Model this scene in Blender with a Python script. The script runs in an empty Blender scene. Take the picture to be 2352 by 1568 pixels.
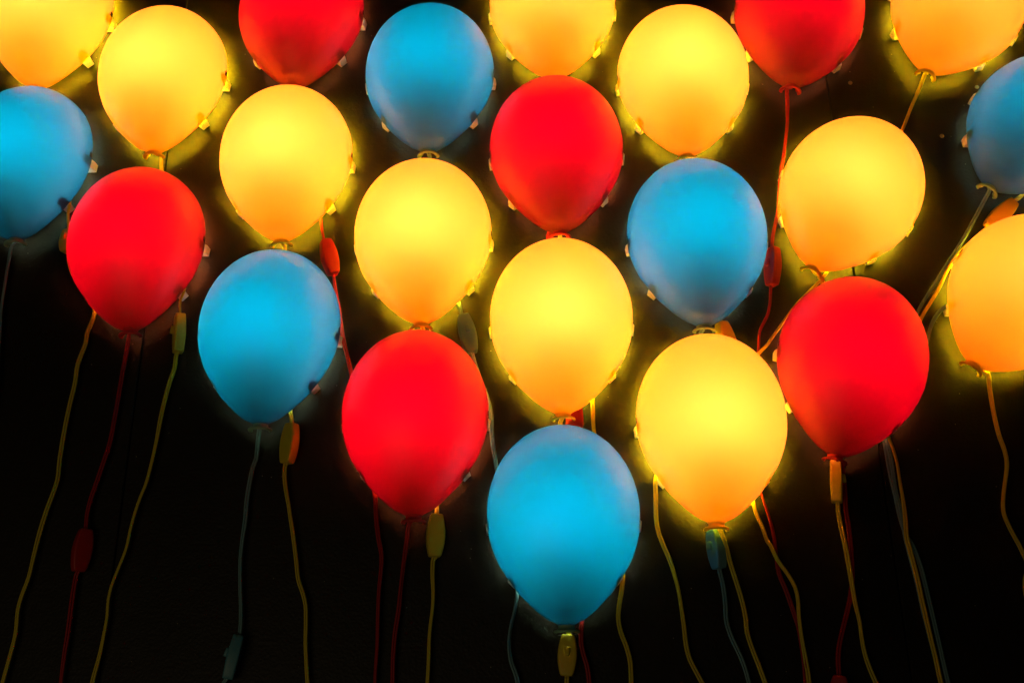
import bpy, bmesh, math, random
from mathutils import Vector, Matrix

R = math.radians
random.seed(7)
scene = bpy.context.scene
COL = scene.collection

# ------------------------------------------------------------------ camera, world, exposure
cam_data = bpy.data.cameras.new("camera")
cam_data.sensor_fit = 'HORIZONTAL'
cam_data.sensor_width = 36.0
cam_data.lens = 35.936
cam_data.clip_start = 0.05
cam_data.clip_end = 50.0
cam = bpy.data.objects.new("camera", cam_data)
COL.objects.link(cam)
c_right = Vector((0.99905905, 0.0424711, -0.00878696))
c_up = Vector((0.02349593, -0.35971884, 0.93276487))
c_fwd = Vector((-0.03645471, 0.93209364, 0.36037826))
m = Matrix((c_right, c_up, -c_fwd)).transposed().to_4x4()
m.translation = Vector((0.0, -1.41703, 1.0))
cam.matrix_world = m
scene.camera = cam

world = bpy.data.worlds.new("World")
scene.world = world
world.use_nodes = True
bg = world.node_tree.nodes["Background"]
bg.inputs[0].default_value = (0.6, 0.7, 1.0, 1)
bg.inputs[1].default_value = 0.0            # a dark room: only the lamps and the added fill give light

scene.view_settings.view_transform = 'Standard'
scene.view_settings.look = 'None'
scene.view_settings.exposure = 0.0
scene.view_settings.gamma = 1.0
scene.view_settings.use_curve_mapping = False
scene.render.engine = 'CYCLES'
cy = scene.cycles
cy.max_bounces = 20
cy.diffuse_bounces = 16
cy.glossy_bounces = 3
cy.transmission_bounces = 12
cy.transparent_max_bounces = 4
cy.sample_clamp_indirect = 40.0
cy.caustics_reflective = True
cy.caustics_refractive = True
cy.use_denoising = True
try:
    cy.denoiser = 'OPENIMAGEDENOISE'
    cy.use_light_tree = True
except Exception:
    pass

BULB = 300.0                                  # radiance of one frosted bulb
BULB_TINT = (1.0, 0.78, 0.42)

# faint warm fill added low on the left, behind the camera, to lift the cords
ar = bpy.data.lights.new("room_fill", 'AREA'); ar.energy = 1.8; ar.size = 1.2; ar.color = (1.0, 0.78, 0.42)
o = bpy.data.objects.new("room_fill", ar); COL.objects.link(o); o.location = (-0.9, -1.8, 0.5)
o.rotation_euler = Vector((0.55, 1.8, 0.8)).to_track_quat('-Z', 'Y').to_euler()
LAMPS = {
    'Y1': (-0.8375, 1.9988, 0.58),
    'Y2': (-0.6256, 1.8681, -0.60),
    'B1': (-0.8260, 1.7179, -2.40),
    'R1': (-0.6250, 1.5607, -2.87),
    'R2': (-0.4051, 1.9834, 0.24),
    'B3': (-0.1841, 1.8542, -0.30),
    'Y3': (-0.4069, 1.7037, -1.30),
    'B2': (-0.4171, 1.4106, 0.98),
    'Y4': (-0.1888, 1.5605, -0.25),
    'R3': (-0.1926, 1.2745, -0.56),
    'Y5': (0.0171, 1.9845, 0.43),
    'R4': (0.0196, 1.7049, -0.62),
    'Y6': (0.0174, 1.4170, 0.32),
    'B4': (0.0141, 1.1264, -0.21),
    'Y7': (0.2210, 1.8326, 1.39),
    'B5': (0.2263, 1.5464, 0.02),
    'Y8': (0.2208, 1.2576, 1.55),
    'R5': (0.3929, 1.9534, 11.19),
    'Y9': (0.3889, 1.6356, 29.09),
    'R6': (0.3895, 1.3487, 15.80),
    'Y10': (0.6075, 1.9732, 28.40),
    'B6': (0.6673, 1.7635, 40.95),
    'Y11': (0.5957, 1.4790, 39.49),
}
CORDS = {  # wall millimetres: (across, height, stand-off from the wall)
    'Y1': [(-840.3,2015.2,10),(-826.7,2009.4,10),(-787.2,1898.7,8),(-753.9,1795.3,17),(-753.3,1773.9,17),(-752.1,1756.6,13),(-750.0,1730.9,11),(-741.3,1686.4,8),(-715.0,1644.9,8),(-691.2,1611.6,9),(-696.9,1572.3,10),(-696.7,1558.4,10),(-703.9,1523.6,10),(-703.8,1494.7,10),(-706.8,1459.1,10),(-708.7,1419.3,10),(-709.0,1378.7,10),(-707.7,1348.5,10),(-710.1,1334.2,10),(-717.0,1302.9,10),(-721.3,1275.8,10),(-724.9,1240.9,10),(-727.2,1212.4,10),(-733.3,1184.7,10),(-735.1,1167.2,10),(-733.1,1138.3,10),(-734.7,1117.1,10),(-739.7,1076.4,10),(-741.7,1052.6,10)],
    'Y2': [(-618.8,1879.1,14),(-616.0,1853.9,9),(-592.6,1775.0,8),(-560.8,1680.7,9),(-552.7,1634.7,18),(-557.2,1618.9,17),(-556.3,1600.4,14),(-552.4,1537.9,13),(-554.6,1536.3,13),(-556.5,1515.0,10),(-561.2,1493.0,10),(-564.7,1471.2,10),(-568.2,1439.5,10),(-571.1,1396.9,10),(-575.0,1361.7,10),(-578.5,1339.5,10),(-584.0,1320.9,10),(-588.6,1300.7,10),(-592.4,1276.6,10),(-595.1,1249.2,10),(-602.3,1222.5,10),(-609.1,1197.4,10),(-611.0,1178.5,10),(-609.7,1158.1,10),(-610.8,1134.0,10),(-613.1,1107.0,10),(-618.0,1073.8,10),(-619.2,1051.3,10)],
    'R1': [(-629.4,1566.4,16),(-631.7,1556.4,11),(-632.6,1539.3,10),(-634.2,1506.8,10),(-635.3,1472.8,10),(-636.6,1439.2,10),(-638.9,1401.5,10),(-644.3,1372.7,10),(-650.1,1344.1,10),(-655.6,1317.5,10),(-657.5,1297.7,10),(-655.8,1277.3,12),(-658.1,1218.0,12),(-660.4,1214.4,10),(-661.5,1188.0,10),(-661.1,1158.8,10),(-660.9,1133.2,10),(-661.4,1112.1,10),(-660.9,1074.4,10),(-659.8,1051.7,10)],
    'R2': [(-403.0,1991.3,9),(-373.2,1864.4,8),(-353.5,1761.8,9),(-349.5,1740.1,10),(-344.5,1718.1,12),(-327.6,1660.0,12),(-327.1,1659.1,10),(-322.6,1635.4,10),(-316.1,1606.6,10),(-310.4,1574.5,10),(-305.8,1551.6,10),(-300.7,1532.8,10),(-293.4,1504.5,8),(-276.5,1438.5,8),(-257.9,1362.9,8),(-251.3,1327.5,9),(-248.0,1304.1,10),(-246.5,1286.0,10),(-242.5,1258.5,10),(-237.1,1233.2,10),(-237.1,1215.5,10),(-238.9,1186.2,10),(-239.1,1153.2,10),(-238.5,1118.0,10),(-239.7,1076.7,10),(-239.6,1047.5,10)],
    'Y3': [(-404.6,1709.0,15),(-404.3,1694.4,9),(-392.9,1566.1,8),(-383.0,1477.6,8),(-378.3,1443.7,10),(-374.2,1424.9,12),(-378.0,1365.4,12),(-379.9,1364.4,10),(-379.9,1348.5,10),(-376.6,1328.0,10),(-371.2,1306.3,10),(-368.4,1292.7,10),(-360.7,1257.5,10),(-354.9,1227.5,10),(-350.3,1202.5,10),(-343.1,1184.9,10),(-338.3,1168.9,10),(-336.4,1147.5,10),(-335.1,1119.1,10),(-331.3,1084.4,10),(-327.6,1048.3,10)],
    'B2': [(-420.2,1413.6,15),(-422.0,1393.6,11),(-422.9,1373.0,10),(-426.2,1362.2,10),(-429.5,1336.7,10),(-431.2,1310.4,10),(-430.9,1287.6,10),(-432.8,1257.2,10),(-432.9,1228.8,10),(-429.7,1191.9,10),(-426.4,1163.1,10),(-424.8,1131.5,12),(-437.3,1074.6,12),(-441.1,1070.5,10),(-443.8,1046.2,10)],
    'B3': [(-183.1,1861.6,15),(-181.8,1847.4,9),(-165.2,1738.2,8),(-145.4,1651.3,8),(-135.1,1610.5,10),(-130.7,1590.0,12),(-114.8,1527.5,12),(-114.1,1526.5,10),(-110.1,1511.2,10),(-101.8,1485.6,10),(-92.5,1460.5,10),(-87.6,1440.6,10),(-85.6,1424.1,10),(-85.3,1406.2,10),(-83.7,1386.9,10),(-80.0,1363.1,10),(-77.9,1350.8,9),(-66.6,1298.3,8),(-54.2,1231.8,8),(-50.9,1195.8,8),(-51.1,1180.9,9),(-54.8,1158.0,10),(-61.1,1132.5,10),(-62.7,1111.7,10),(-60.1,1092.4,10),(-53.6,1074.6,10),(-49.0,1048.8,10)],
    'Y4': [(-186.8,1564.9,15),(-186.6,1551.9,9),(-175.6,1436.3,8),(-165.3,1338.0,8),(-162.2,1301.0,10),(-161.7,1290.1,12),(-162.3,1230.3,12),(-165.1,1229.2,10),(-166.4,1208.5,10),(-164.9,1180.9,10),(-165.5,1162.3,10),(-168.2,1136.8,10),(-169.2,1117.1,10),(-169.4,1092.3,10),(-170.3,1069.0,10),(-171.6,1046.8,10)],
    'R3': [(-199.3,1276.3,16),(-202.9,1251.8,11),(-206.5,1220.8,10),(-209.2,1188.8,10),(-211.3,1160.1,10),(-215.0,1131.7,10),(-216.6,1103.9,10),(-216.5,1070.9,10),(-216.4,1047.2,10)],
    'Y5': [(18.7,1995.8,9),(21.6,1850.8,8),(20.7,1765.0,8),(20.2,1716.4,8),(34.0,1628.6,8),(61.0,1512.6,8),(60.3,1453.8,10),(59.9,1432.5,10),(60.3,1411.5,10),(61.3,1398.7,9),(73.0,1314.5,8),(89.4,1229.5,8),(91.8,1201.7,10),(89.7,1184.4,10),(85.1,1163.1,10),(83.2,1144.8,10),(85.6,1127.9,10),(92.0,1109.8,10),(96.1,1090.6,10),(96.2,1066.2,10),(95.4,1044.1,10)],
    'R4': [(3.2,1719.8,14),(1.7,1709.6,9),(12.7,1577.1,8),(31.6,1480.3,8),(34.5,1451.1,10),(33.2,1395.5,10),(35.3,1296.5,8),(36.9,1187.5,8),(34.6,1141.3,10),(33.1,1128.6,10),(32.9,1113.3,10),(35.6,1099.5,10),(39.5,1085.8,10),(41.4,1068.1,10),(41.3,1044.6,10)],
    'Y6': [(13.1,1417.3,15),(13.0,1404.1,9),(13.9,1296.8,8),(16.7,1187.8,8),(17.1,1138.5,12),(16.3,1125.8,13),(12.8,1073.7,13),(12.8,1072.6,10),(11.6,1044.9,10)],
    'Y7': [(228.9,1843.0,9),(243.2,1702.8,8),(250.1,1591.4,10),(252.3,1571.7,11),(264.6,1513.5,10),(269.3,1406.8,8),(272.8,1322.1,8),(275.5,1299.2,10),(277.7,1284.3,10),(284.8,1263.3,10),(289.5,1245.4,10),(291.9,1238.8,15),(299.8,1217.9,16),(312.4,1197.7,15),(319.4,1181.9,15),(321.2,1166.3,15),(320.3,1145.2,15),(321.1,1117.8,14),(324.0,1090.6,10),(325.3,1065.0,10),(325.0,1041.7,10)],
    'B5': [(221.9,1548.5,15),(222.3,1533.2,9),(218.6,1407.9,8),(218.0,1292.8,10),(217.2,1263.0,12),(221.5,1208.9,12),(221.8,1207.1,10),(225.2,1185.3,10),(226.0,1161.1,10),(225.6,1140.1,10),(229.7,1122.0,10),(236.8,1104.0,10),(242.4,1088.9,10),(247.6,1065.8,10),(250.2,1042.5,10)],
    'Y8': [(226.1,1256.9,22),(232.0,1234.3,20),(236.2,1212.8,18),(242.2,1190.2,15),(248.1,1167.9,10),(251.2,1145.3,10),(251.5,1125.8,10),(256.6,1103.8,10),(262.6,1084.7,10),(268.9,1062.8,10),(274.1,1042.2,10)],
    'Y10': [(610.4,1981.4,20),(599.9,1958.5,12),(581.9,1923.8,10),(564.0,1886.8,9),(507.5,1786.6,8),(445.8,1683.2,8),(414.1,1639.0,12),(403.0,1626.5,13),(385.0,1609.3,13),(367.1,1592.1,13),(348.8,1570.0,13),(334.1,1551.0,14),(321.1,1534.0,15),(317.1,1528.5,15),(303.6,1515.6,14),(243.2,1455.1,8),(177.8,1389.2,8),(144.8,1336.9,10),(142.6,1312.4,10),(141.4,1287.8,10),(141.2,1276.2,10),(143.1,1259.7,10),(148.6,1241.9,10),(156.3,1221.1,10),(161.4,1200.7,10),(165.3,1180.4,10),(167.4,1159.2,10),(169.3,1133.8,10),(170.5,1110.2,10),(174.1,1092.4,10),(181.0,1077.3,10),(187.6,1063.7,10),(197.3,1043.0,10)],
    'R5': [(390.3,1963.1,20),(389.2,1939.8,12),(385.9,1904.8,10),(379.2,1870.8,10),(372.8,1841.3,10),(365.7,1812.9,10),(360.7,1780.2,10),(356.1,1751.8,10),(349.5,1727.7,10),(343.1,1705.6,10),(339.8,1686.3,12),(333.7,1623.4,12),(332.6,1624.4,10),(328.4,1597.9,10),(323.4,1578.9,10),(317.2,1567.0,10),(308.4,1549.9,10),(304.6,1525.1,9),(303.1,1513.7,8),(290.1,1406.7,7),(286.7,1329.4,8),(288.0,1311.5,9),(292.1,1291.7,9),(296.3,1272.2,9),(299.3,1249.8,9),(299.7,1224.9,9),(301.1,1201.6,9),(307.5,1181.4,9),(312.7,1161.4,9),(316.6,1144.5,9),(319.4,1132.0,9),(321.2,1111.3,8),(322.1,1087.8,8),(320.7,1041.8,8)],
    'R6': [(398.2,1350.4,20),(402.8,1337.8,11),(402.9,1315.4,9),(400.7,1286.6,9),(401.2,1267.4,9),(401.1,1243.8,9),(399.7,1216.0,9),(397.6,1191.7,8),(392.9,1171.9,8),(386.0,1152.2,9),(377.2,1129.7,10),(369.5,1107.8,10),(365.9,1090.2,10),(364.0,1069.9,12),(356.5,1025.3,12)],
    'Y9': [(406.3,1628.4,20),(407.6,1623.2,12),(399.3,1525.0,8),(395.6,1404.1,8),(394.0,1363.8,14),(392.8,1352.3,16),(388.6,1295.6,14),(389.2,1294.1,14),(388.5,1282.8,14),(389.0,1269.6,14),(391.3,1241.4,15),(392.8,1215.0,16),(394.1,1186.5,16),(395.5,1161.0,15),(399.6,1137.9,10),(399.7,1117.2,10),(400.8,1099.4,10),(404.6,1080.2,10),(410.4,1061.3,10),(416.4,1040.8,10)],
    'B6': [(674.1,1768.1,20),(667.7,1755.9,12),(648.7,1725.8,10),(627.1,1693.3,10),(606.4,1665.0,10),(584.0,1635.1,10),(561.9,1605.7,10),(542.0,1577.0,9),(503.3,1501.8,8),(471.9,1426.1,8),(465.9,1385.6,9),(466.2,1360.4,9),(467.0,1329.5,9),(469.3,1303.5,9),(470.8,1285.6,8),(473.2,1266.3,8),(476.7,1251.5,8),(483.3,1237.6,8),(489.8,1210.4,8),(494.5,1164.7,8),(498.0,1122.9,8),(502.6,1063.2,8),(505.6,1040.0,8)],
    'Y11': [(622.9,1478.1,14),(623.9,1457.4,10),(623.0,1421.8,10),(624.4,1388.2,10),(628.4,1363.2,10),(628.2,1346.1,10),(623.4,1327.8,10),(616.1,1303.8,10),(612.2,1285.8,10),(611.8,1275.6,10),(616.7,1254.8,10),(623.4,1235.7,10),(627.8,1221.0,10),(630.8,1202.7,12),(628.0,1147.5,12),(628.0,1110.7,10)],
    'B1': [(-835.8,1721.9,15),(-838.4,1697.4,11),(-838.2,1657.1,10),(-836.9,1620.6,10),(-834.2,1593.7,10),(-829.5,1554.9,10),(-822.3,1491.1,10)],
    'P': [(983.4,2023.1,11),(879.9,1950.8,11),(779.8,1841.9,11),(751.6,1800.2,11),(725.3,1762.5,10),(709.1,1750.9,12),(664.6,1709.6,12),(640.9,1690.3,9),(617.7,1669.9,12),(603.7,1654.4,13),(591.1,1637.0,13),(578.2,1614.4,13),(561.6,1590.3,13),(544.1,1565.3,12),(509.3,1493.1,9),(476.1,1417.8,9),(471.1,1388.3,13),(474.7,1368.3,14),(477.2,1348.1,14),(477.4,1323.6,14),(477.9,1302.2,14),(477.8,1281.2,14),(476.8,1265.1,14),(475.5,1246.0,14),(477.7,1225.6,14),(481.3,1192.4,14),(484.0,1153.0,14),(487.1,1118.4,14),(489.6,1089.8,14),(491.5,1061.7,14),(494.1,1039.9,14)],
    'Q': [(961.7,1807.1,11),(839.5,1701.6,10),(742.1,1643.1,9),(703.7,1622.9,8),(646.7,1607.3,8),(605.9,1597.2,9),(583.9,1583.3,14),(572.3,1574.9,12),(561.1,1560.6,10),(551.1,1540.4,10),(548.0,1530.1,10),(521.8,1472.9,8),(480.7,1421.9,8),(469.9,1387.1,9),(471.4,1355.6,9),(471.4,1329.4,9),(472.0,1306.6,9),(474.7,1287.0,8),(475.5,1257.6,8),(478.1,1226.6,8),(482.0,1193.3,8),(484.8,1153.7,8),(488.5,1118.9,8),(494.5,1040.1,8)],
}
SWITCHES = {  # top end, bottom end (wall millimetres), turn of the button from the room, degrees
    'Y1': ((-748.5,1748.3),(-747.8,1709.7),20),
    'Y2': ((-556.5,1599.3),(-553.0,1538.1),60),
    'R1': ((-654.7,1276.5),(-657.2,1217.9),-222),
    'R2': ((-341.8,1717.8),(-326.2,1659.7),-208),
    'Y3': ((-373.7,1424.0),(-377.1,1365.2),-150),
    'B2': ((-425.0,1130.7),(-435.3,1074.3),78),
    'B3': ((-127.8,1587.1),(-113.6,1526.9),-8),
    'Y4': ((-162.0,1288.9),(-163.6,1230.2),165),
    'R4': ((34.4,1448.7),(32.3,1390.9),180),
    'Y6': ((16.0,1125.5),(12.4,1073.4),4),
    'Y7': ((253.1,1565.1),(264.8,1510.9),150),
    'B5': ((217.3,1260.7),(221.4,1208.5),62),
    'R5': ((341.2,1683.9),(333.1,1622.6),62),
    'R6': ((365.5,1069.9),(356.6,1018.8),200),
    'Y9': ((393.9,1353.9),(389.0,1295.5),-75),
    'Y11': ((631.0,1197.0),(630.5,1147.4),200),
    'P': ((709.8,1751.1),(665.0,1709.3),170),
}

# ------------------------------------------------------------------ helpers
def tag(o, label=None, cat=None, group=None, kind=None):
    if label: o["label"] = label
    if cat: o["category"] = cat
    if group: o["group"] = group
    if kind: o["kind"] = kind
    return o

def new_mesh(name, bm, mat, smooth=True):
    bmesh.ops.recalc_face_normals(bm, faces=bm.faces)
    me = bpy.data.meshes.new(name)
    bm.to_mesh(me); bm.free()
    me.materials.append(mat)
    if smooth:
        me.polygons.foreach_set("use_smooth", [True] * len(me.polygons))
    return me

def link(name, me, parent=None, loc=None, rot=None):
    o = bpy.data.objects.new(name, me)
    COL.objects.link(o)
    if parent: o.parent = parent
    if loc: o.location = loc
    if rot: o.rotation_euler = rot
    return o

def loft(bm, rings, closed=True, cap0=False, cap1=False):
    vs = [[bm.verts.new(p) for p in ring] for ring in rings]
    n = len(rings[0])
    for a, b in zip(vs[:-1], vs[1:]):
        for i in range(n if closed else n - 1):
            j = (i + 1) % n
            bm.faces.new((a[i], a[j], b[j], b[i]))
    if cap0: bm.faces.new(vs[0][::-1])
    if cap1: bm.faces.new(vs[-1])
    return vs

def box(bm, x0, x1, y0, y1, z0, z1, taper=1.0, M=None, bevel=0.0):
    """box with its +x face scaled by taper; M places it"""
    cy_, cz_ = (y0 + y1) / 2, (z0 + z1) / 2
    hy, hz = (y1 - y0) / 2, (z1 - z0) / 2
    P = []
    for x, s in ((x0, 1.0), (x1, taper)):
        for sy, sz in ((-1, -1), (1, -1), (1, 1), (-1, 1)):
            P.append(Vector((x, cy_ + sy * hy * s, cz_ + sz * hz * s)))
    if M is not None: P = [M @ p for p in P]
    v = [bm.verts.new(p) for p in P]
    fs = [bm.faces.new([v[i] for i in f]) for f in
          ((0, 1, 2, 3), (7, 6, 5, 4), (0, 4, 5, 1), (1, 5, 6, 2), (2, 6, 7, 3), (3, 7, 4, 0))]
    if bevel:
        es = list({e for f in fs for e in f.edges})
        bmesh.ops.bevel(bm, geom=es, offset=bevel, segments=2, profile=0.6, affect='EDGES')

def nodes(mat):
    mat.use_nodes = True
    nt = mat.node_tree
    nt.nodes.clear()
    return nt, nt.nodes.new("ShaderNodeOutputMaterial")

def plastic(name, col, rough=0.35, spec=0.5, bump=0.0, scale=400.0):
    mat = bpy.data.materials.new(name)
    nt, out = nodes(mat)
    p = nt.nodes.new("ShaderNodeBsdfPrincipled")
    p.inputs["Base Color"].default_value = (*col, 1)
    p.inputs["Roughness"].default_value = rough
    p.inputs["Specular IOR Level"].default_value = spec
    nz = nt.nodes.new("ShaderNodeTexNoise"); nz.inputs["Scale"].default_value = scale
    nz.inputs["Detail"].default_value = 3
    tc = nt.nodes.new("ShaderNodeTexCoord"); nt.links.new(tc.outputs["Object"], nz.inputs["Vector"])
    rr = nt.nodes.new("ShaderNodeMapRange")
    rr.inputs[3].default_value = rough - 0.08; rr.inputs[4].default_value = rough + 0.08
    nt.links.new(nz.outputs["Fac"], rr.inputs[0]); nt.links.new(rr.outputs[0], p.inputs["Roughness"])
    if bump:
        b = nt.nodes.new("ShaderNodeBump"); b.inputs["Strength"].default_value = bump
        b.inputs["Distance"].default_value = 0.0005
        nt.links.new(nz.outputs["Fac"], b.inputs["Height"]); nt.links.new(b.outputs[0], p.inputs["Normal"])
    nt.links.new(p.outputs[0], out.inputs[0])
    return mat

def shade_plastic(name, through, base, rough=0.36, spec=0.8):
    """thin moulded plastic: half of the light is scattered back, half is scattered through"""
    mat = bpy.data.materials.new(name)
    nt, out = nodes(mat)
    p = nt.nodes.new("ShaderNodeBsdfPrincipled")
    p.inputs["Base Color"].default_value = (*base, 1)
    p.inputs["Roughness"].default_value = rough
    p.inputs["Specular IOR Level"].default_value = spec
    t = nt.nodes.new("ShaderNodeBsdfTranslucent")
    tc = nt.nodes.new("ShaderNodeTexCoord")
    nz = nt.nodes.new("ShaderNodeTexNoise"); nz.inputs["Scale"].default_value = 26.0
    nz.inputs["Detail"].default_value = 2.0
    nt.links.new(tc.outputs["Object"], nz.inputs["Vector"])
    mx = nt.nodes.new("ShaderNodeMix"); mx.data_type = 'RGBA'      # wall thickness of the moulding varies a little
    mx.inputs[6].default_value = (*[c * 0.965 for c in through], 1)
    mx.inputs[7].default_value = (*[min(1, c * 1.03) for c in through], 1)
    nt.links.new(nz.outputs["Fac"], mx.inputs[0]); nt.links.new(mx.outputs[2], t.inputs["Color"])
    mix = nt.nodes.new("ShaderNodeMixShader"); mix.inputs[0].default_value = 0.072
    nt.links.new(p.outputs[0], mix.inputs[1]); nt.links.new(t.outputs[0], mix.inputs[2])
    nt.links.new(mix.outputs[0], out.inputs[0])
    return mat

# ------------------------------------------------------------------ materials
SHADE = {'Y': shade_plastic("yellow_shade_plastic", (1.0, 0.265, 0.062), (0.985, 0.905, 0.004), 0.40, 0.5),
         'R': shade_plastic("red_shade_plastic", (0.34, 0.0, 0.0085), (0.24, 0.05, 0.012), 0.42, 0.5),
         'B': shade_plastic("blue_shade_plastic", (0.0, 0.140, 0.445), (0.05, 0.12, 0.16), 0.42, 0.40)}
KNOT = {'Y': plastic("yellow_knot_plastic", (0.96, 0.78, 0.02), 0.4),
        'R': plastic("red_knot_plastic", (0.60, 0.03, 0.02), 0.4),
        'B': plastic("blue_knot_plastic", (0.28, 0.52, 0.32), 0.4)}
CORDM = {'Y': plastic("yellow_cord_plastic", (0.92, 0.72, 0.03), 0.36),
         'R': plastic("red_cord_plastic", (0.55, 0.02, 0.02), 0.36),
         'B': plastic("blue_cord_plastic", (0.22, 0.42, 0.48), 0.30)}
SWM = {'Y': plastic("yellow_switch_plastic", (0.90, 0.70, 0.03), 0.42, bump=0.15),
       'R': plastic("red_switch_plastic", (0.55, 0.025, 0.02), 0.42, bump=0.15),
       'B': plastic("blue_switch_plastic", (0.12, 0.34, 0.44), 0.38, bump=0.15)}
CLIPM = plastic("clip_plastic", (0.95, 0.94, 0.95), 0.42)
_p = [n for n in CLIPM.node_tree.nodes if n.type == 'BSDF_PRINCIPLED'][0]
_p.inputs["Subsurface Weight"].default_value = 1.0
_p.inputs["Subsurface Radius"].default_value = (1.0, 0.95, 0.95)
_p.inputs["Subsurface Scale"].default_value = 0.012
WHITE = plastic("white_plastic", (0.94, 0.91, 0.74), 0.42)
DARK = plastic("unlit_slot_dark", (0.03, 0.015, 0.008), 0.5)  # dark colour stands in for the unlit inside of the slot
STEEL = plastic("screw_steel", (0.40, 0.34, 0.22), 0.35)

def bulb_material(level):
    mat = bpy.data.materials.new("frosted_bulb_glass")
    nt, out = nodes(mat)
    em = nt.nodes.new("ShaderNodeEmission")
    em.inputs[0].default_value = (*BULB_TINT, 1); em.inputs[1].default_value = BULB * level
    nt.links.new(em.outputs[0], out.inputs[0])
    return mat

def wall_material():
    mat = bpy.data.materials.new("black_wall_paint")
    nt, out = nodes(mat)
    N, Lk = nt.nodes.new, nt.links.new
    p = N("ShaderNodeBsdfPrincipled")
    tc = N("ShaderNodeTexCoord")
    n1 = N("ShaderNodeTexNoise"); n1.inputs["Scale"].default_value = 5.0; n1.inputs["Detail"].default_value = 5
    Lk(tc.outputs["Object"], n1.inputs["Vector"])
    cr = N("ShaderNodeValToRGB")
    cr.color_ramp.elements[0].position = 0.3; cr.color_ramp.elements[0].color = (WALL * 0.90, WALL * 0.68, WALL * 0.46, 1)
    cr.color_ramp.elements[1].position = 0.7; cr.color_ramp.elements[1].color = (WALL * 1.20, WALL * 0.92, WALL * 0.62, 1)
    Lk(n1.outputs["Fac"], cr.inputs[0])
    # dust specks stuck in the paint
    vo = N("ShaderNodeTexVoronoi"); vo.inputs["Scale"].default_value = 70.0
    Lk(tc.outputs["Object"], vo.inputs["Vector"])
    near = N("ShaderNodeMath"); near.operation = 'LESS_THAN'; near.inputs[1].default_value = 0.055
    Lk(vo.outputs["Distance"], near.inputs[0])
    sp = N("ShaderNodeSeparateColor"); Lk(vo.outputs["Color"], sp.inputs[0])
    few = N("ShaderNodeMath"); few.operation = 'GREATER_THAN'; few.inputs[1].default_value = 0.80
    Lk(sp.outputs[0], few.inputs[0])
    both = N("ShaderNodeMath"); both.operation = 'MULTIPLY'
    Lk(near.outputs[0], both.inputs[0]); Lk(few.outputs[0], both.inputs[1])
    mx = N("ShaderNodeMix"); mx.data_type = 'RGBA'
    mx.inputs[7].default_value = (0.30, 0.27, 0.22, 1)
    Lk(both.outputs[0], mx.inputs[0]); Lk(cr.outputs[0], mx.inputs[6])
    Lk(mx.outputs[2], p.inputs["Base Color"])
    # roller stipple and the fine leathery skin of the paint
    n2 = N("ShaderNodeTexNoise"); n2.inputs["Scale"].default_value = 240.0; n2.inputs["Detail"].default_value = 3.0
    n2.inputs["Roughness"].default_value = 0.55
    Lk(tc.outputs["Object"], n2.inputs["Vector"])
    n3 = N("ShaderNodeTexNoise"); n3.inputs["Scale"].default_value = 60.0; n3.inputs["Detail"].default_value = 2.0
    Lk(tc.outputs["Object"], n3.inputs["Vector"])
    ad = N("ShaderNodeMath"); ad.operation = 'ADD'
    Lk(n2.outputs["Fac"], ad.inputs[0]); Lk(n3.outputs["Fac"], ad.inputs[1])
    ad2 = N("ShaderNodeMath"); ad2.operation = 'ADD'
    Lk(ad.outputs[0], ad2.inputs[0]); Lk(both.outputs[0], ad2.inputs[1])
    b = N("ShaderNodeBump"); b.inputs["Strength"].default_value = 0.55; b.inputs["Distance"].default_value = 0.0012
    Lk(ad2.outputs[0], b.inputs["Height"]); Lk(b.outputs[0], p.inputs["Normal"])
    p.inputs["Roughness"].default_value = 0.50
    p.inputs["Specular IOR Level"].default_value = 0.3
    Lk(p.outputs[0], out.inputs[0])
    return mat
WALL = 0.0175
wall_mat = wall_material()

# ------------------------------------------------------------------ the black wall: boards butted with narrow open joints
def build_wall():
    bm = bmesh.new()
    seams = [-2.762, -1.688, -0.614, 0.460, 1.534, 2.608]
    g, dep, z0, z1 = 0.0011, 0.006, 0.0, 3.2
    prof = [(-3.6, 0.0)]
    for s in seams:
        prof += [(s - g - 0.0008, 0.0), (s - g, 0.0008), (s - g, dep), (s + g, dep), (s + g, 0.0008), (s + g + 0.0008, 0.0)]
    prof += [(3.6, 0.0), (3.6, 0.05), (-3.6, 0.05)]
    loft(bm, [[(x, y, z0) for x, y in prof], [(x, y, z1) for x, y in prof]], closed=True, cap0=True, cap1=True)
    o = link("wall", new_mesh("wall", bm, wall_mat, smooth=False))
    tag(o, "black painted board wall with narrow vertical joints behind the lamps", "wall", kind="structure")
build_wall()

# ------------------------------------------------------------------ the moulded half balloon
W = 0.21
RIM = 0.020                       # the rim stands this far off the wall
BULGE = 0.813
TOP = 1.349
PROFILE = [(0.0, 0.083), (0.004, 0.0845), (0.010, 0.080), (0.018, 0.068), (0.030, 0.055), (0.040, 0.0515), (0.048, 0.0525),
           (0.056, 0.0605), (0.066, 0.079), (0.0846, 0.118), (0.12, 0.166), (0.159, 0.211), (0.21, 0.262),
           (0.257, 0.306), (0.321, 0.352), (0.38, 0.391), (0.44, 0.427), (0.50, 0.4525), (0.56, 0.4735),
           (0.62, 0.4885), (0.68, 0.497), (0.76, 0.5)]

def rad_at(h):                    # half width of the balloon at height h (metres)
    t = h / W
    for (h0, r0), (h1, r1) in zip(PROFILE[:-1], PROFILE[1:]):
        if h0 <= t <= h1: return W * (r0 + (r1 - r0) * (t - h0) / (h1 - h0))
    s = (t - 0.76) / (TOP - 0.76)
    return W * 0.5 * math.sqrt(max(0.0, 1 - s * s))

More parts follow.
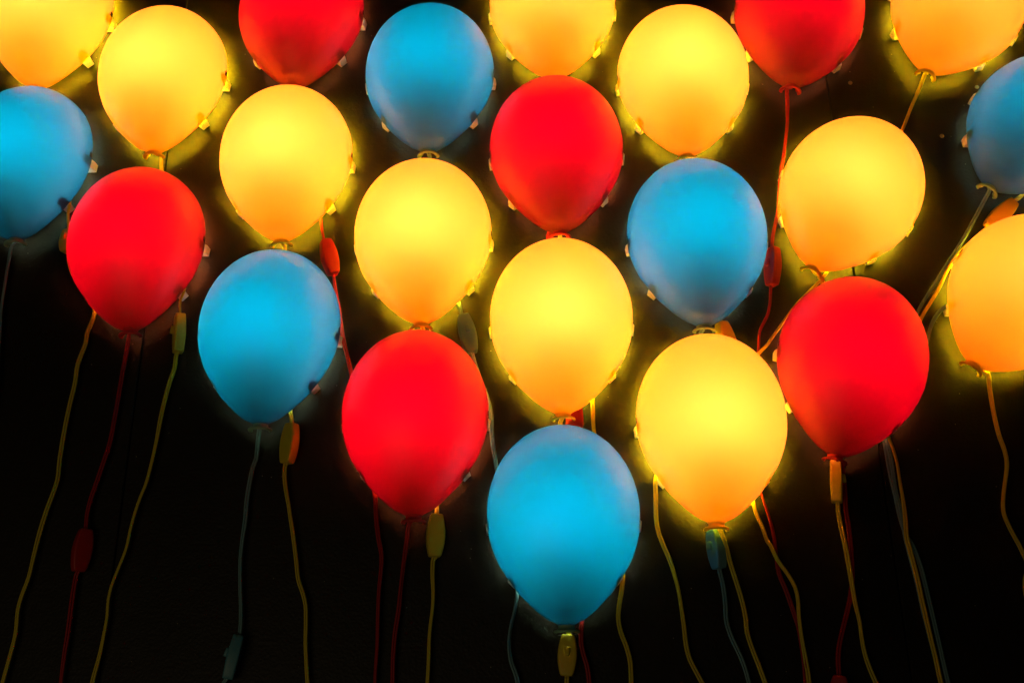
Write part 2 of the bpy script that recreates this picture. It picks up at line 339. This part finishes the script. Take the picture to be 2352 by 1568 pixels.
def smooth_profile(P, n):
    """Catmull-Rom through the measured outline"""
    out = []
    for i in range(len(P) - 1):
        p0, p1, p2, p3 = P[max(i - 1, 0)], P[i], P[i + 1], P[min(i + 2, len(P) - 1)]
        for k in range(n):
            t = k / n
            out.append(tuple(0.5 * ((2 * b) + (c - a) * t + (2 * a - 5 * b + 4 * c - d) * t * t + (3 * b - a - 3 * c + d) * t ** 3)
                             for a, b, c, d in zip(p0, p1, p2, p3)))
    out.append(P[-1])
    return out

def ring(h, r, nu):
    k = 1.0 + (BULGE - 1.0) * 0 if h < 0.06 else 1.0 + (BULGE - 1.0) * min(1.0, (h - 0.06) / 0.08)
    pts = []
    lip = min(0.004, r * W * 0.12)
    pts.append((r * W - lip, -RIM + 0.0022, h * W))          # turned-in back edge
    for i in range(nu + 1):
        u = math.pi * i / nu
        pts.append((r * W * math.cos(u), -(RIM + k * r * W * math.sin(u)), h * W))
    pts.append((-r * W + lip, -RIM + 0.0022, h * W))
    return pts

def shade_mesh(mat):
    bm = bmesh.new()
    P = smooth_profile([p for p in PROFILE if p[0] >= 0.047], 3)
    for i in range(1, 27):
        a = math.pi / 2 * i / 26
        P.append((0.76 + (TOP - 0.76) * math.sin(a), max(0.5 * math.cos(a), 0.0015)))
    loft(bm, [ring(h, r, 56) for h, r in P], closed=False)
    return new_mesh("balloon_shade", bm, mat)

def knot_mesh(mat):
    """the neck and its flared half-ring lip"""
    bm = bmesh.new()
    P = smooth_profile([p for p in PROFILE if 0.017 <= p[0] <= 0.0485], 4)[::-1]
    P += [(0.0098 - 0.0105 * math.sin(a), 0.0735 + 0.0105 * math.cos(a)) for a in [math.pi * (-0.28 + 1.45 * i / 12) for i in range(13)]]
    Q = smooth_profile([p for p in PROFILE if 0.020 <= p[0] <= 0.0485], 4)
    outer = [ring(h, r, 28) for h, r in P]
    inner = [[(x, y + 0.0002, z + 0.0003) for x, y, z in ring(h, r - 0.0075, 28)] for h, r in Q[1:]]
    loft(bm, outer + inner, closed=False)
    return new_mesh("balloon_knot", bm, mat)

def base_mesh():
    """white back dish with a raised edge, boss against the wall and four arms out to the clips"""
    bm = bmesh.new()
    cz = 0.150
    hs = [0.034 + (TOP * W - 0.018 - 0.034) * 0.5 * (1 - math.cos(math.pi * i / 22)) for i in range(23)]
    half = [(max(rad_at(h) - 0.019, 0.0), h) for h in hs]
    half[-1] = (0.0, hs[-1])
    edge = [(r, h) for r, h in half] + [(-r, h) for r, h in reversed(half[1:-1])]
    edge = [p for i, p in enumerate(edge) if i == 0 or (Vector(p) - Vector(edge[i - 1])).length > 1e-5]
    def circ(off, y, k=1.0):
        return [(x * k * (1 - off / 0.1), y, cz + (z - cz) * k * (1 - off / 0.12)) for x, z in edge]
    loft(bm, [circ(0, -0.0005, 0.22), circ(0, -0.012, 0.22), circ(0.004, -0.0122), circ(0.0, -0.0240),
              circ(0.0015, -0.0240), circ(0.006, -0.0142), circ(0.0, -0.0142, 0.001)], cap0=True, cap1=True)
    for sx in (-1, 1):
        for (x0, z0), (x1, z1) in (((0.060, 0.143), (0.1035, 0.141)), ((0.048, 0.098), (0.0705, 0.0690))):
            a, b = Vector((sx * x0, 0, z0)), Vector((sx * x1, 0, z1))
            d = (b - a); L_ = d.length; d.normalize()
            M = Matrix((d, Vector((0, 1, 0)), d.cross(Vector((0, 1, 0))))).transposed().to_4x4()
            M.translation = a
            box(bm, 0, L_, -0.0135, -0.0125, -0.004, 0.004, M=M)
    return new_mesh("back_dish", bm, WHITE)

def lathe_z(bm, prof, y, n=20):
    loft(bm, [[(max(r, 1e-5) * math.cos(2 * math.pi * i / n), y + max(r, 1e-5) * math.sin(2 * math.pi * i / n), z) for i in range(n)]
              for r, z in prof], cap0=True, cap1=True)

BULB_Y, BULB_Z, BULB_R = -0.0405, 0.150, 0.0250
def bulb_mesh(level):
    bm = bmesh.new()
    prof = [(0.010, BULB_Z - 0.030), (0.012, BULB_Z - 0.026)]
    for i in range(3, 13):
        a = -math.pi / 2 + math.pi * i / 12
        prof.append((BULB_R * math.cos(a), BULB_Z + BULB_R * 1.15 * math.sin(a)))
    lathe_z(bm, prof, BULB_Y, 16)
    return new_mesh("bulb", bm, bulb_material(level))

def socket_mesh():
    bm = bmesh.new()
    lathe_z(bm, [(0.0120, 0.062), (0.0130, 0.064), (0.0135, 0.108), (0.0180, 0.109), (0.0180, 0.117), (0.0170, 0.1185), (0.0, 0.1185)], BULB_Y)
    box(bm, -0.008, 0.008, BULB_Y, -0.0130, 0.080, 0.102)
    return new_mesh("lamp_socket", bm, WHITE)

def plug_mesh():  # plug added inside the neck to cast a soft dark patch on the shell
    bm = bmesh.new()
    lathe_z(bm, [(0.006, 0.022), (0.0080, 0.024), (0.0080, 0.050), (0.005, 0.054)], -0.0245, 16)
    return new_mesh("neck_shadow_plug", bm, WHITE)

def clip_mesh(lower, sx):
    """white wedge clip under the rim, with the prong that goes up inside it"""
    bm = bmesh.new()
    if lower: (x, z), ang = (0.0715, 0.0675), R(-46)
    else: (x, z), ang = (0.1040, 0.1410), R(-8)
    d = Vector((sx * math.cos(ang), 0, math.sin(ang)))           # outward across the wall
    tng = Vector((-d.z, 0, d.x)) * sx                            # along the rim
    M = Matrix((d, Vector((0, 1, 0)), tng)).transposed().to_4x4()
    M.translation = Vector((sx * x, 0, z))
    prof = [(-0.0125, 0.002), (0.0030, 0.002), (0.0026, 0.0150), (-0.0008, 0.0192), (-0.0050, 0.0200), (-0.0072, 0.0390), (-0.0125, 0.0390)]
    ends = []
    for t, k in ((-0.0080, 0), (0.0080, 1)):
        ends.append([bm.verts.new(M @ Vector((r, -d, t * (0.80 if r > 0 or d > 0.03 else 1.0)))) for r, d in prof])
    n = len(prof)
    fs = [bm.faces.new((ends[0][i], ends[0][(i + 1) % n], ends[1][(i + 1) % n], ends[1][i])) for i in range(n)]
    fs += [bm.faces.new(ends[0][::-1]), bm.faces.new(ends[1])]
    bmesh.ops.bevel(bm, geom=list(bm.edges), offset=0.0008, segments=2, profile=0.6, affect='EDGES')
    return new_mesh("rim_clip", bm, CLIPM, smooth=False)

def slot_mesh(sx):  # solid dark blocks painted to read as an unlit hole at the rim
    bm = bmesh.new()
    box(bm, sx * 0.1020, sx * 0.1056, -0.0275, -0.0215, 0.1500, 0.1572, bevel=0.0004)
    box(bm, sx * 0.0975, sx * 0.1030, -0.0270, -0.0205, 0.1475, 0.1610)
    return new_mesh("latch_slot", bm, DARK)

# ------------------------------------------------------------------ flat twin flex
def catmull(P, per):
    out = []
    for i in range(len(P) - 1):
        p0, p1, p2, p3 = P[max(i - 1, 0)], P[i], P[i + 1], P[min(i + 2, len(P) - 1)]
        # centripetal parameters keep close-set points from looping
        t0 = 0.0
        t1 = t0 + max((p1 - p0).length, 1e-4) ** 0.5
        t2 = t1 + max((p2 - p1).length, 1e-4) ** 0.5
        t3 = t2 + max((p3 - p2).length, 1e-4) ** 0.5
        n = max(2, int((p2 - p1).length / per))
        for k in range(n):
            t = t1 + (t2 - t1) * k / n
            a1 = p0 * ((t1 - t) / (t1 - t0)) + p1 * ((t - t0) / (t1 - t0))
            a2 = p1 * ((t2 - t) / (t2 - t1)) + p2 * ((t - t1) / (t2 - t1))
            a3 = p2 * ((t3 - t) / (t3 - t2)) + p3 * ((t - t2) / (t3 - t2))
            b1 = a1 * ((t2 - t) / (t2 - t0)) + a2 * ((t - t0) / (t2 - t0))
            b2 = a2 * ((t3 - t) / (t3 - t1)) + a3 * ((t - t1) / (t3 - t1))
            out.append(b1 * ((t2 - t) / (t2 - t1)) + b2 * ((t - t1) / (t2 - t1)))
    out.append(P[-1])
    return out

def flex_section():
    c, r, n = 0.00155, 0.00165, 8
    pts = []
    a0 = math.acos(c / r) * 0.92
    for s in (1, -1):
        for i in range(n):
            a = (-math.pi + a0) + (2 * math.pi - 2 * a0) * i / (n - 1)
            pts.append((s * (c + r * math.cos(a)), s * r * math.sin(a)))
    return pts
FLEX = flex_section()

def cord_mesh(pts, mat, inv, seed):
    rnd = random.Random(seed)
    C = catmull(pts, 0.006)
    L_ = [0.0]
    for a, b in zip(C[:-1], C[1:]): L_.append(L_[-1] + (b - a).length)
    knots = [rnd.uniform(-0.5, 0.5)]
    while len(knots) < L_[-1] / 0.11 + 3:
        knots.append(knots[-1] * 0.35 + rnd.choice((-1, 1)) * rnd.uniform(0.1, 1.15))
    bm = bmesh.new()
    rings = []
    for i, p in enumerate(C):
        t = (C[min(i + 1, len(C) - 1)] - C[max(i - 1, 0)]).normalized()
        nrm = Vector((0, -1, 0)); nrm = (nrm - t * nrm.dot(t)).normalized()
        side = t.cross(nrm)
        s = L_[i] / 0.11; k = int(s); f = s - k; f = f * f * (3 - 2 * f)
        a = knots[k] * (1 - f) + knots[k + 1] * f
        ca, sa = math.cos(a), math.sin(a)
        u, v = side * ca + nrm * sa, nrm * ca - side * sa
        rings.append([inv @ (p + u * x + v * y) for x, y in FLEX])
    loft(bm, rings, cap0=True, cap1=True)
    return new_mesh("power_cord", bm, mat)

def switch_meshes(top, bot, roll, mat):
    """returns body and rocker meshes in a frame: +z up the cord, -y the button side"""
    Lh = (top - bot).length / 2
    def sect(w, th, z):
        pts = []
        n = 28
        for i in range(n):
            a = 2 * math.pi * i / n
            ca, sa = math.cos(a), math.sin(a)
            e = 0.30
            x = w * math.copysign(abs(ca) ** e, ca); y = th * math.copysign(abs(sa) ** e, sa)
            if abs(sa) < 0.02: x *= 0.955                       # joint line between the two half shells
            pts.append((x, y, z))
        return pts
    bm = bmesh.new()
    rings = []
    NS = 18
    for k in range(NS + 1):
        t = k / NS
        w = 0.0080 + 0.0048 * math.sin(math.pi * t) ** 0.85
        th = 0.0072 + 0.0012 * math.sin(math.pi * t)
        z = -Lh + 2 * Lh * t
        if k in (0, NS):
            s = -1 if k == 0 else 1
            end = [sect(w * 0.62, th * 0.62, z), sect(w * 0.90, th * 0.88, z - s * 0.0001), sect(w, th, z - s * 0.0009)]
            rings += end if k == 0 else end[::-1]
        else:
            rings.append(sect(w, th, z))
    loft(bm, rings, cap0=True, cap1=True)
    body = new_mesh("cord_switch", bm, mat)
    bm = bmesh.new()
    rings = []
    zc, hw, hl = 0.0045, 0.0036, 0.0062
    for y, s in ((-0.0060, 1.0), (-0.0108, 1.0), (-0.0122, 0.93), (-0.0127, 0.75), (-0.0127, 0.2)):
        rg = []
        for i in range(24):
            a = 2 * math.pi * i / 24
            x = hw * s * math.copysign(abs(math.cos(a)) ** 0.6, math.cos(a))
            z = hl * s * math.copysign(abs(math.sin(a)) ** 0.6, math.sin(a))
            rg.append((x, y + (0.0009 * z / hl if y < -0.008 else 0), zc + z))
        rings.append(rg)
    loft(bm, rings, cap0=True, cap1=True)
    btn = new_mesh("switch_button", bm, mat)
    up = (top - bot).normalized()
    face = Vector((0, -1, 0)); face = (face - up * face.dot(up)).normalized()
    left = up.cross(face)                                      # towards +x when up is +z
    f = face * math.cos(R(roll)) - left * math.sin(R(roll))
    Y = -f
    X = Y.cross(up)
    M = Matrix((X, Y, up)).transposed().to_4x4()
    M.translation = (top + bot) / 2
    return body, btn, M

def wall_pts(P): return [Vector((x / 1000, -d / 1000, z / 1000)) for x, z, d in P]

def add_cord(key, parent, c, lead=None):
    inv = parent.matrix_world.inverted() if parent else Matrix()
    pts = wall_pts(CORDS[key])
    if lead: pts = lead + pts
    rnd = random.Random(key + 'tail')                            # the cords hang on down the wall towards the sockets
    e = pts[-1]
    side = rnd.uniform(-0.03, 0.03)
    for k, dz in enumerate((0.12, 0.27, 0.44, 0.62)):
        pts.append(Vector((e.x + side * dz / 0.3 + rnd.uniform(-0.015, 0.015), -0.011, max(e.z - dz, 0.02 + 0.01 * k))))
    cord = link("power_cord", cord_mesh(pts, CORDM[c], inv, key), parent)
    if key in SWITCHES:
        (x0, z0), (x1, z1), roll = SWITCHES[key]
        body, btn, M = switch_meshes(Vector((x0 / 1000, -0.0125, z0 / 1000)), Vector((x1 / 1000, -0.0125, z1 / 1000)), roll, SWM[c])
        sw = link("cord_switch", body, parent or cord)
        sw.matrix_local = inv @ M
        link("switch_button", btn, sw)
    return cord

# ------------------------------------------------------------------ the lamps
shade_me = {c: shade_mesh(SHADE[c]) for c in 'YRB'}
knot_me = {c: knot_mesh(KNOT[c]) for c in 'YRB'}
dish_me, socket_me, plug_me = base_mesh(), socket_mesh(), plug_mesh()
BULB_LEVEL = {'Y1': 0.8, 'Y2': 0.92, 'Y5': 0.85, 'Y9': 0.82, 'Y10': 0.5, 'Y11': 0.5, 'B6': 0.62, 'B3': 0.9, 'R5': 0.8, 'R2': 0.88,
        'R1': 0.92, 'B2': 0.97, 'R6': 0.9, 'Y8': 0.95}          # bulbs set dimmer, lamp by lamp
bulb_me = {v: bulb_mesh(v) for v in sorted(set(BULB_LEVEL.values()) | {1.0})}
clip_me = {(lo, sx): clip_mesh(lo, sx) for lo in (0, 1) for sx in (-1, 1)}
slot_me = {sx: slot_mesh(sx) for sx in (-1, 1)}
KIND = {'Y': 'yellow_balloon_lamp', 'R': 'red_balloon_lamp', 'B': 'blue_balloon_lamp'}

LABELS = {
 'Y1': "yellow balloon lamp cut off by the top left corner of the photo",
 'Y2': "whole yellow balloon lamp between the top left corner lamp and the leftmost red lamp",
 'B1': "blue balloon lamp cut off by the left edge of the photo",
 'R1': "leftmost red balloon lamp, lit orange on its right, two yellow cords hanging past it",
 'R2': "red balloon lamp cut by the top edge, directly above a whole yellow lamp",
 'B3': "topmost whole blue balloon lamp, greenish at its tip, above a yellow lamp",
 'Y3': "yellow balloon lamp directly above the lower left blue lamp, red cord switch beside it",
 'B2': "whole blue balloon lamp lower left, between two red lamps and under a yellow one",
 'Y4': "yellow balloon lamp sandwiched between the topmost whole blue lamp and the lower middle red lamp",
 'R3': "red balloon lamp lowest in the middle, beside the lowest blue lamp, bottom end dark",
 'Y5': "yellow balloon lamp cut by the top edge, directly above the central red lamp",
 'R4': "central red balloon lamp with yellow lamps directly above and below it",
 'Y6': "central yellow balloon lamp directly above the lowest blue lamp",
 'B4': "lowest blue balloon lamp with dark navy tip and a yellow switch hanging under it",
 'Y7': "yellow balloon lamp near the top, directly above the right-centre blue lamp",
 'B5': "blue balloon lamp with pale green tip, between two yellow lamps right of centre",
 'Y8': "lowest yellow balloon lamp with a dark teal switch hanging from its knot",
 'R5': "red balloon lamp cut by the top edge, red cord falling straight from its knot",
 'Y9': "tilted yellow balloon lamp directly above the lower right red lamp",
 'R6': "tilted red balloon lamp lower right with a yellow switch under its knot",
 'Y10': "tilted yellow balloon lamp cut by the top right corner of the photo",
 'B6': "strongly tilted blue balloon lamp cut off by the right edge of the photo",
 'Y11': "strongly tilted yellow balloon lamp cut off by the right edge, below a blue one",
}
for key, (x, z, rot) in LAMPS.items():
    c = key[0]
    root = bpy.data.objects.new(KIND[c], None)
    COL.objects.link(root)
    root.empty_display_size = 0.05
    root.location = (x, 0, z)
    root.rotation_euler = (0, R(rot), 0)
    root.matrix_world = Matrix.Translation((x, 0, z)) @ Matrix.Rotation(R(rot), 4, 'Y')
    tag(root, LABELS[key], "balloon lamp", "glowing balloon lamps on the black wall")
    link("balloon_shade", shade_me[c], root)
    link("balloon_knot", knot_me[c], root)
    link("back_dish", dish_me, root)
    link("lamp_socket", socket_me, root)
    link("bulb", bulb_me[BULB_LEVEL.get(key, 1.0)], root)
    link("neck_shadow_plug", plug_me, root)
    for k in ((0, -1), (0, 1), (1, -1), (1, 1)): link("rim_clip", clip_me[k], root)
    for sx in (-1, 1): link("latch_slot", slot_me[sx], root)
    if key in CORDS:
        M = root.matrix_world
        add_cord(key, root, c, [M @ Vector((0, -0.0225, 0.030)), M @ Vector((0, -0.0225, 0.008))])

# ------------------------------------------------------------------ two cords that come in from lamps beyond the right edge
o = add_cord('P', None, 'Y')
tag(o, "yellow cord with a switch crossing behind the rightmost yellow lamp", "power cord", "stray lamp cords at the right")
o = add_cord('Q', None, 'B')
tag(o, "dim olive cord looping from behind the rightmost yellow lamp's left clip", "power cord", "stray lamp cords at the right")

# ------------------------------------------------------------------ old screws left in the wall
def screw(x, z, label, turn):
    bm = bmesh.new()
    n = 20
    rings = []
    for r, y in ((0.0034, 0.0), (0.0034, -0.0010), (0.0029, -0.0017), (0.0019, -0.0015), (0.0014, -0.0004), (0.00001, -0.0004)):
        rings.append([(r * math.cos(2 * math.pi * i / n), y, r * math.sin(2 * math.pi * i / n)) for i in range(n)])
    loft(bm, rings, cap0=True, cap1=True)
    o = link("screw", new_mesh("screw", bm, STEEL), None, (x, 0, z), (0, R(turn), 0))
    tag(o, label, "screw", "old screws left in the wall")
screw(0.497, 1.9825, "small bright screw in the wall between the cut red lamp and top right yellow lamp", 10)
screw(0.627, 1.8779, "small bright screw in the wall just left of the rightmost blue lamp", 50)
screw(0.6965, 1.9665, "tiny screw half hidden behind the top of the rightmost blue lamp", 80)
